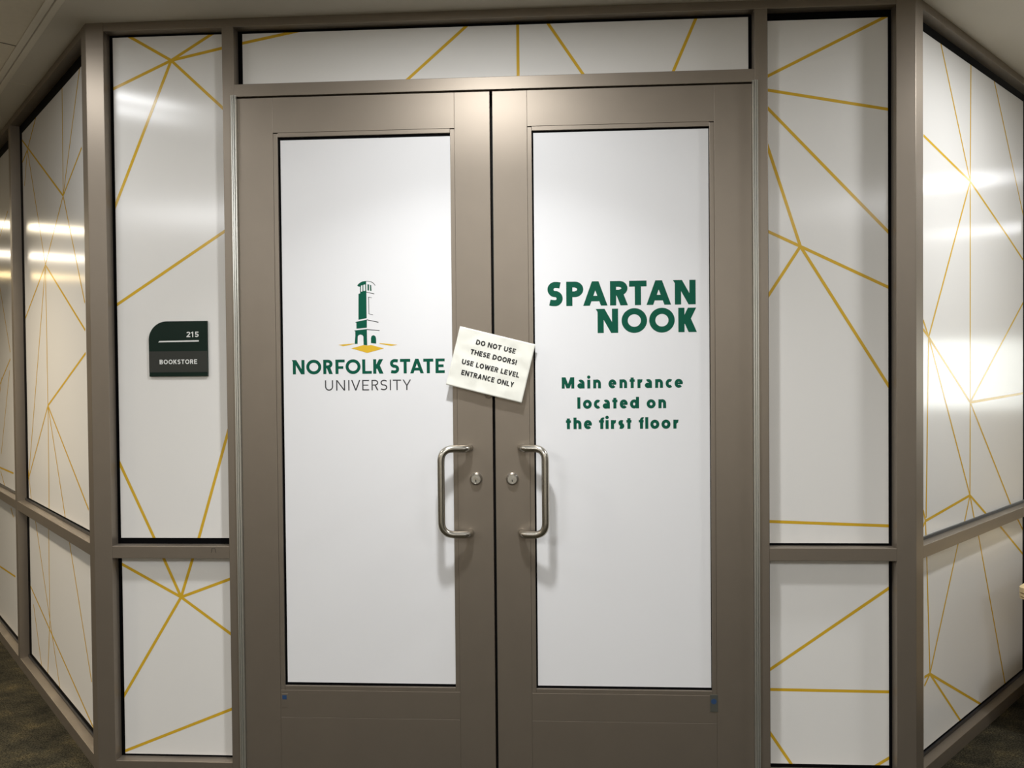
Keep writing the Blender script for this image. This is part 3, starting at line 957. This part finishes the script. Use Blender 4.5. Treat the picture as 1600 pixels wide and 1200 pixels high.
def paper_pt(u, v, lift=0.0):
    p = P_TL + PU * u + PV * v
    q = Vector((u * 5, v * 4, 3.1))
    y = -0.006 - 0.018 * v ** 1.3 - 0.004 * (2 * u - 1) ** 2 * (1 - v) - 0.0035 * noise.noise(q) - 0.0010 * noise.noise(q * 2.2)
    return Vector((p.x, y - lift, p.y)) - pn.location


bm = bmesh.new()
NU, NV = 48, 40
gr = [[bm.verts.new(paper_pt(i / NU, j / NV)) for i in range(NU + 1)] for j in range(NV + 1)]
for j in range(NV):
    for i in range(NU):
        bm.faces.new((gr[j][i], gr[j][i + 1], gr[j + 1][i + 1], gr[j + 1][i]))
sheet = obj('sheet', bm, 'paper', pn, True)
so = sheet.modifiers.new('thickness', 'SOLIDIFY')
so.thickness = 0.00025
PW, PH = PU.length, PV.length
bm = bmesh.new()
for txt, u0, u1, v in (('DO NOT USE', 0.250, 0.772, 0.232), ('THESE DOORS!', 0.208, 0.818, 0.408), ('USE LOWER LEVEL', 0.131, 0.888, 0.603), ('ENTRANCE ONLY', 0.157, 0.848, 0.779)):
    h = 0.083 * PH
    polys = text_polys(layout(txt, u0 * PW, u1 * PW, 0.2, h, 0.11, 0.36), 0, h, h * 0.225)
    decal_bm(polys, lambda x, z, k, v=v: paper_pt(x / PW, v - z / PH, 0.0011 + 0.000003 * (k % 30)), bm)
obj('notice_lettering', bm, 'toner', pn)
# curl of tape that pokes out under the sheet
tp = [(-0.018 + 0.011 * math.cos(a), -0.006 - 0.003 * math.sin(2 * a), 1.375 + 0.010 * math.sin(a)) for a in [math.radians(k) for k in range(150, 391, 12)]]
obj('tape_curl', tube_bm([Vector(p) - pn.location for p in tp], 0.0013, 8), 'frame', pn, True)

# ------------------------------------------------------------------ low table whose corner shows at the right
tt = empty('side_table')
TH, TT_ = 0.600, 0.043
c0 = RIGHT(0.66, -0.118, 0)
tt.location = (c0.x, c0.y, 0)
tag(tt, 'pale wooden table edge jutting in at the right side beside the angled wall', 'table')
TFR = lambda s, o, z: RIGHT(0.66 + s, -0.118 - o, z) - tt.location


def rounded_slab(s1, o1, r, z0, z1, inset=0.0):
    pts = []
    for cx, cy, a0 in ((r, r, 180), (s1 - r, r, 270), (s1 - r, o1 - r, 0), (r, o1 - r, 90)):
        for k in range(9):
            a = math.radians(a0 + 90 * k / 8)
            pts.append((cx + (r - inset) * math.cos(a), cy + (r - inset) * math.sin(a)))
    b = bmesh.new()
    lo = [b.verts.new(TFR(x, y, z0)) for x, y in pts]
    hi = [b.verts.new(TFR(x, y, z1)) for x, y in pts]
    b.faces.new(lo)
    b.faces.new(hi)
    n = len(pts)
    for i in range(n):
        b.faces.new((lo[i], lo[(i + 1) % n], hi[(i + 1) % n], hi[i]))
    bmesh.ops.recalc_face_normals(b, faces=b.faces[:])
    return b


top = obj('tabletop', rounded_slab(1.2, 0.55, 0.035, TH - 0.019, TH), 'wood', tt)
obj('core_layer', rounded_slab(1.2, 0.55, 0.035, TH - 0.0235, TH - 0.019, 0.003), 'wood_core', top)
obj('lower_layer', rounded_slab(1.2, 0.55, 0.035, TH - 0.034, TH - 0.0235), 'wood', top)
obj('core_layer', rounded_slab(1.2, 0.55, 0.035, TH - 0.038, TH - 0.034, 0.003), 'wood_core', top)
obj('lower_layer', rounded_slab(1.2, 0.55, 0.035, TH - TT_, TH - 0.038, 0.001), 'wood', top)
bm = bmesh.new()
box_bm(0.07, 0.11, 0.05, 0.50, 0, TH - TT_, TFR, 0.002, bm)
obj('end_panel', bm, 'wood', tt)
bm = bmesh.new()
box_bm(1.09, 1.13, 0.05, 0.50, 0, TH - TT_, TFR, 0.002, bm)
obj('end_panel', bm, 'wood', tt)
bm = bmesh.new()
box_bm(0.11, 1.09, 0.05, 0.07, 0.0, TH - TT_, TFR, 0.002, bm)
obj('back_panel', bm, 'wood', tt)
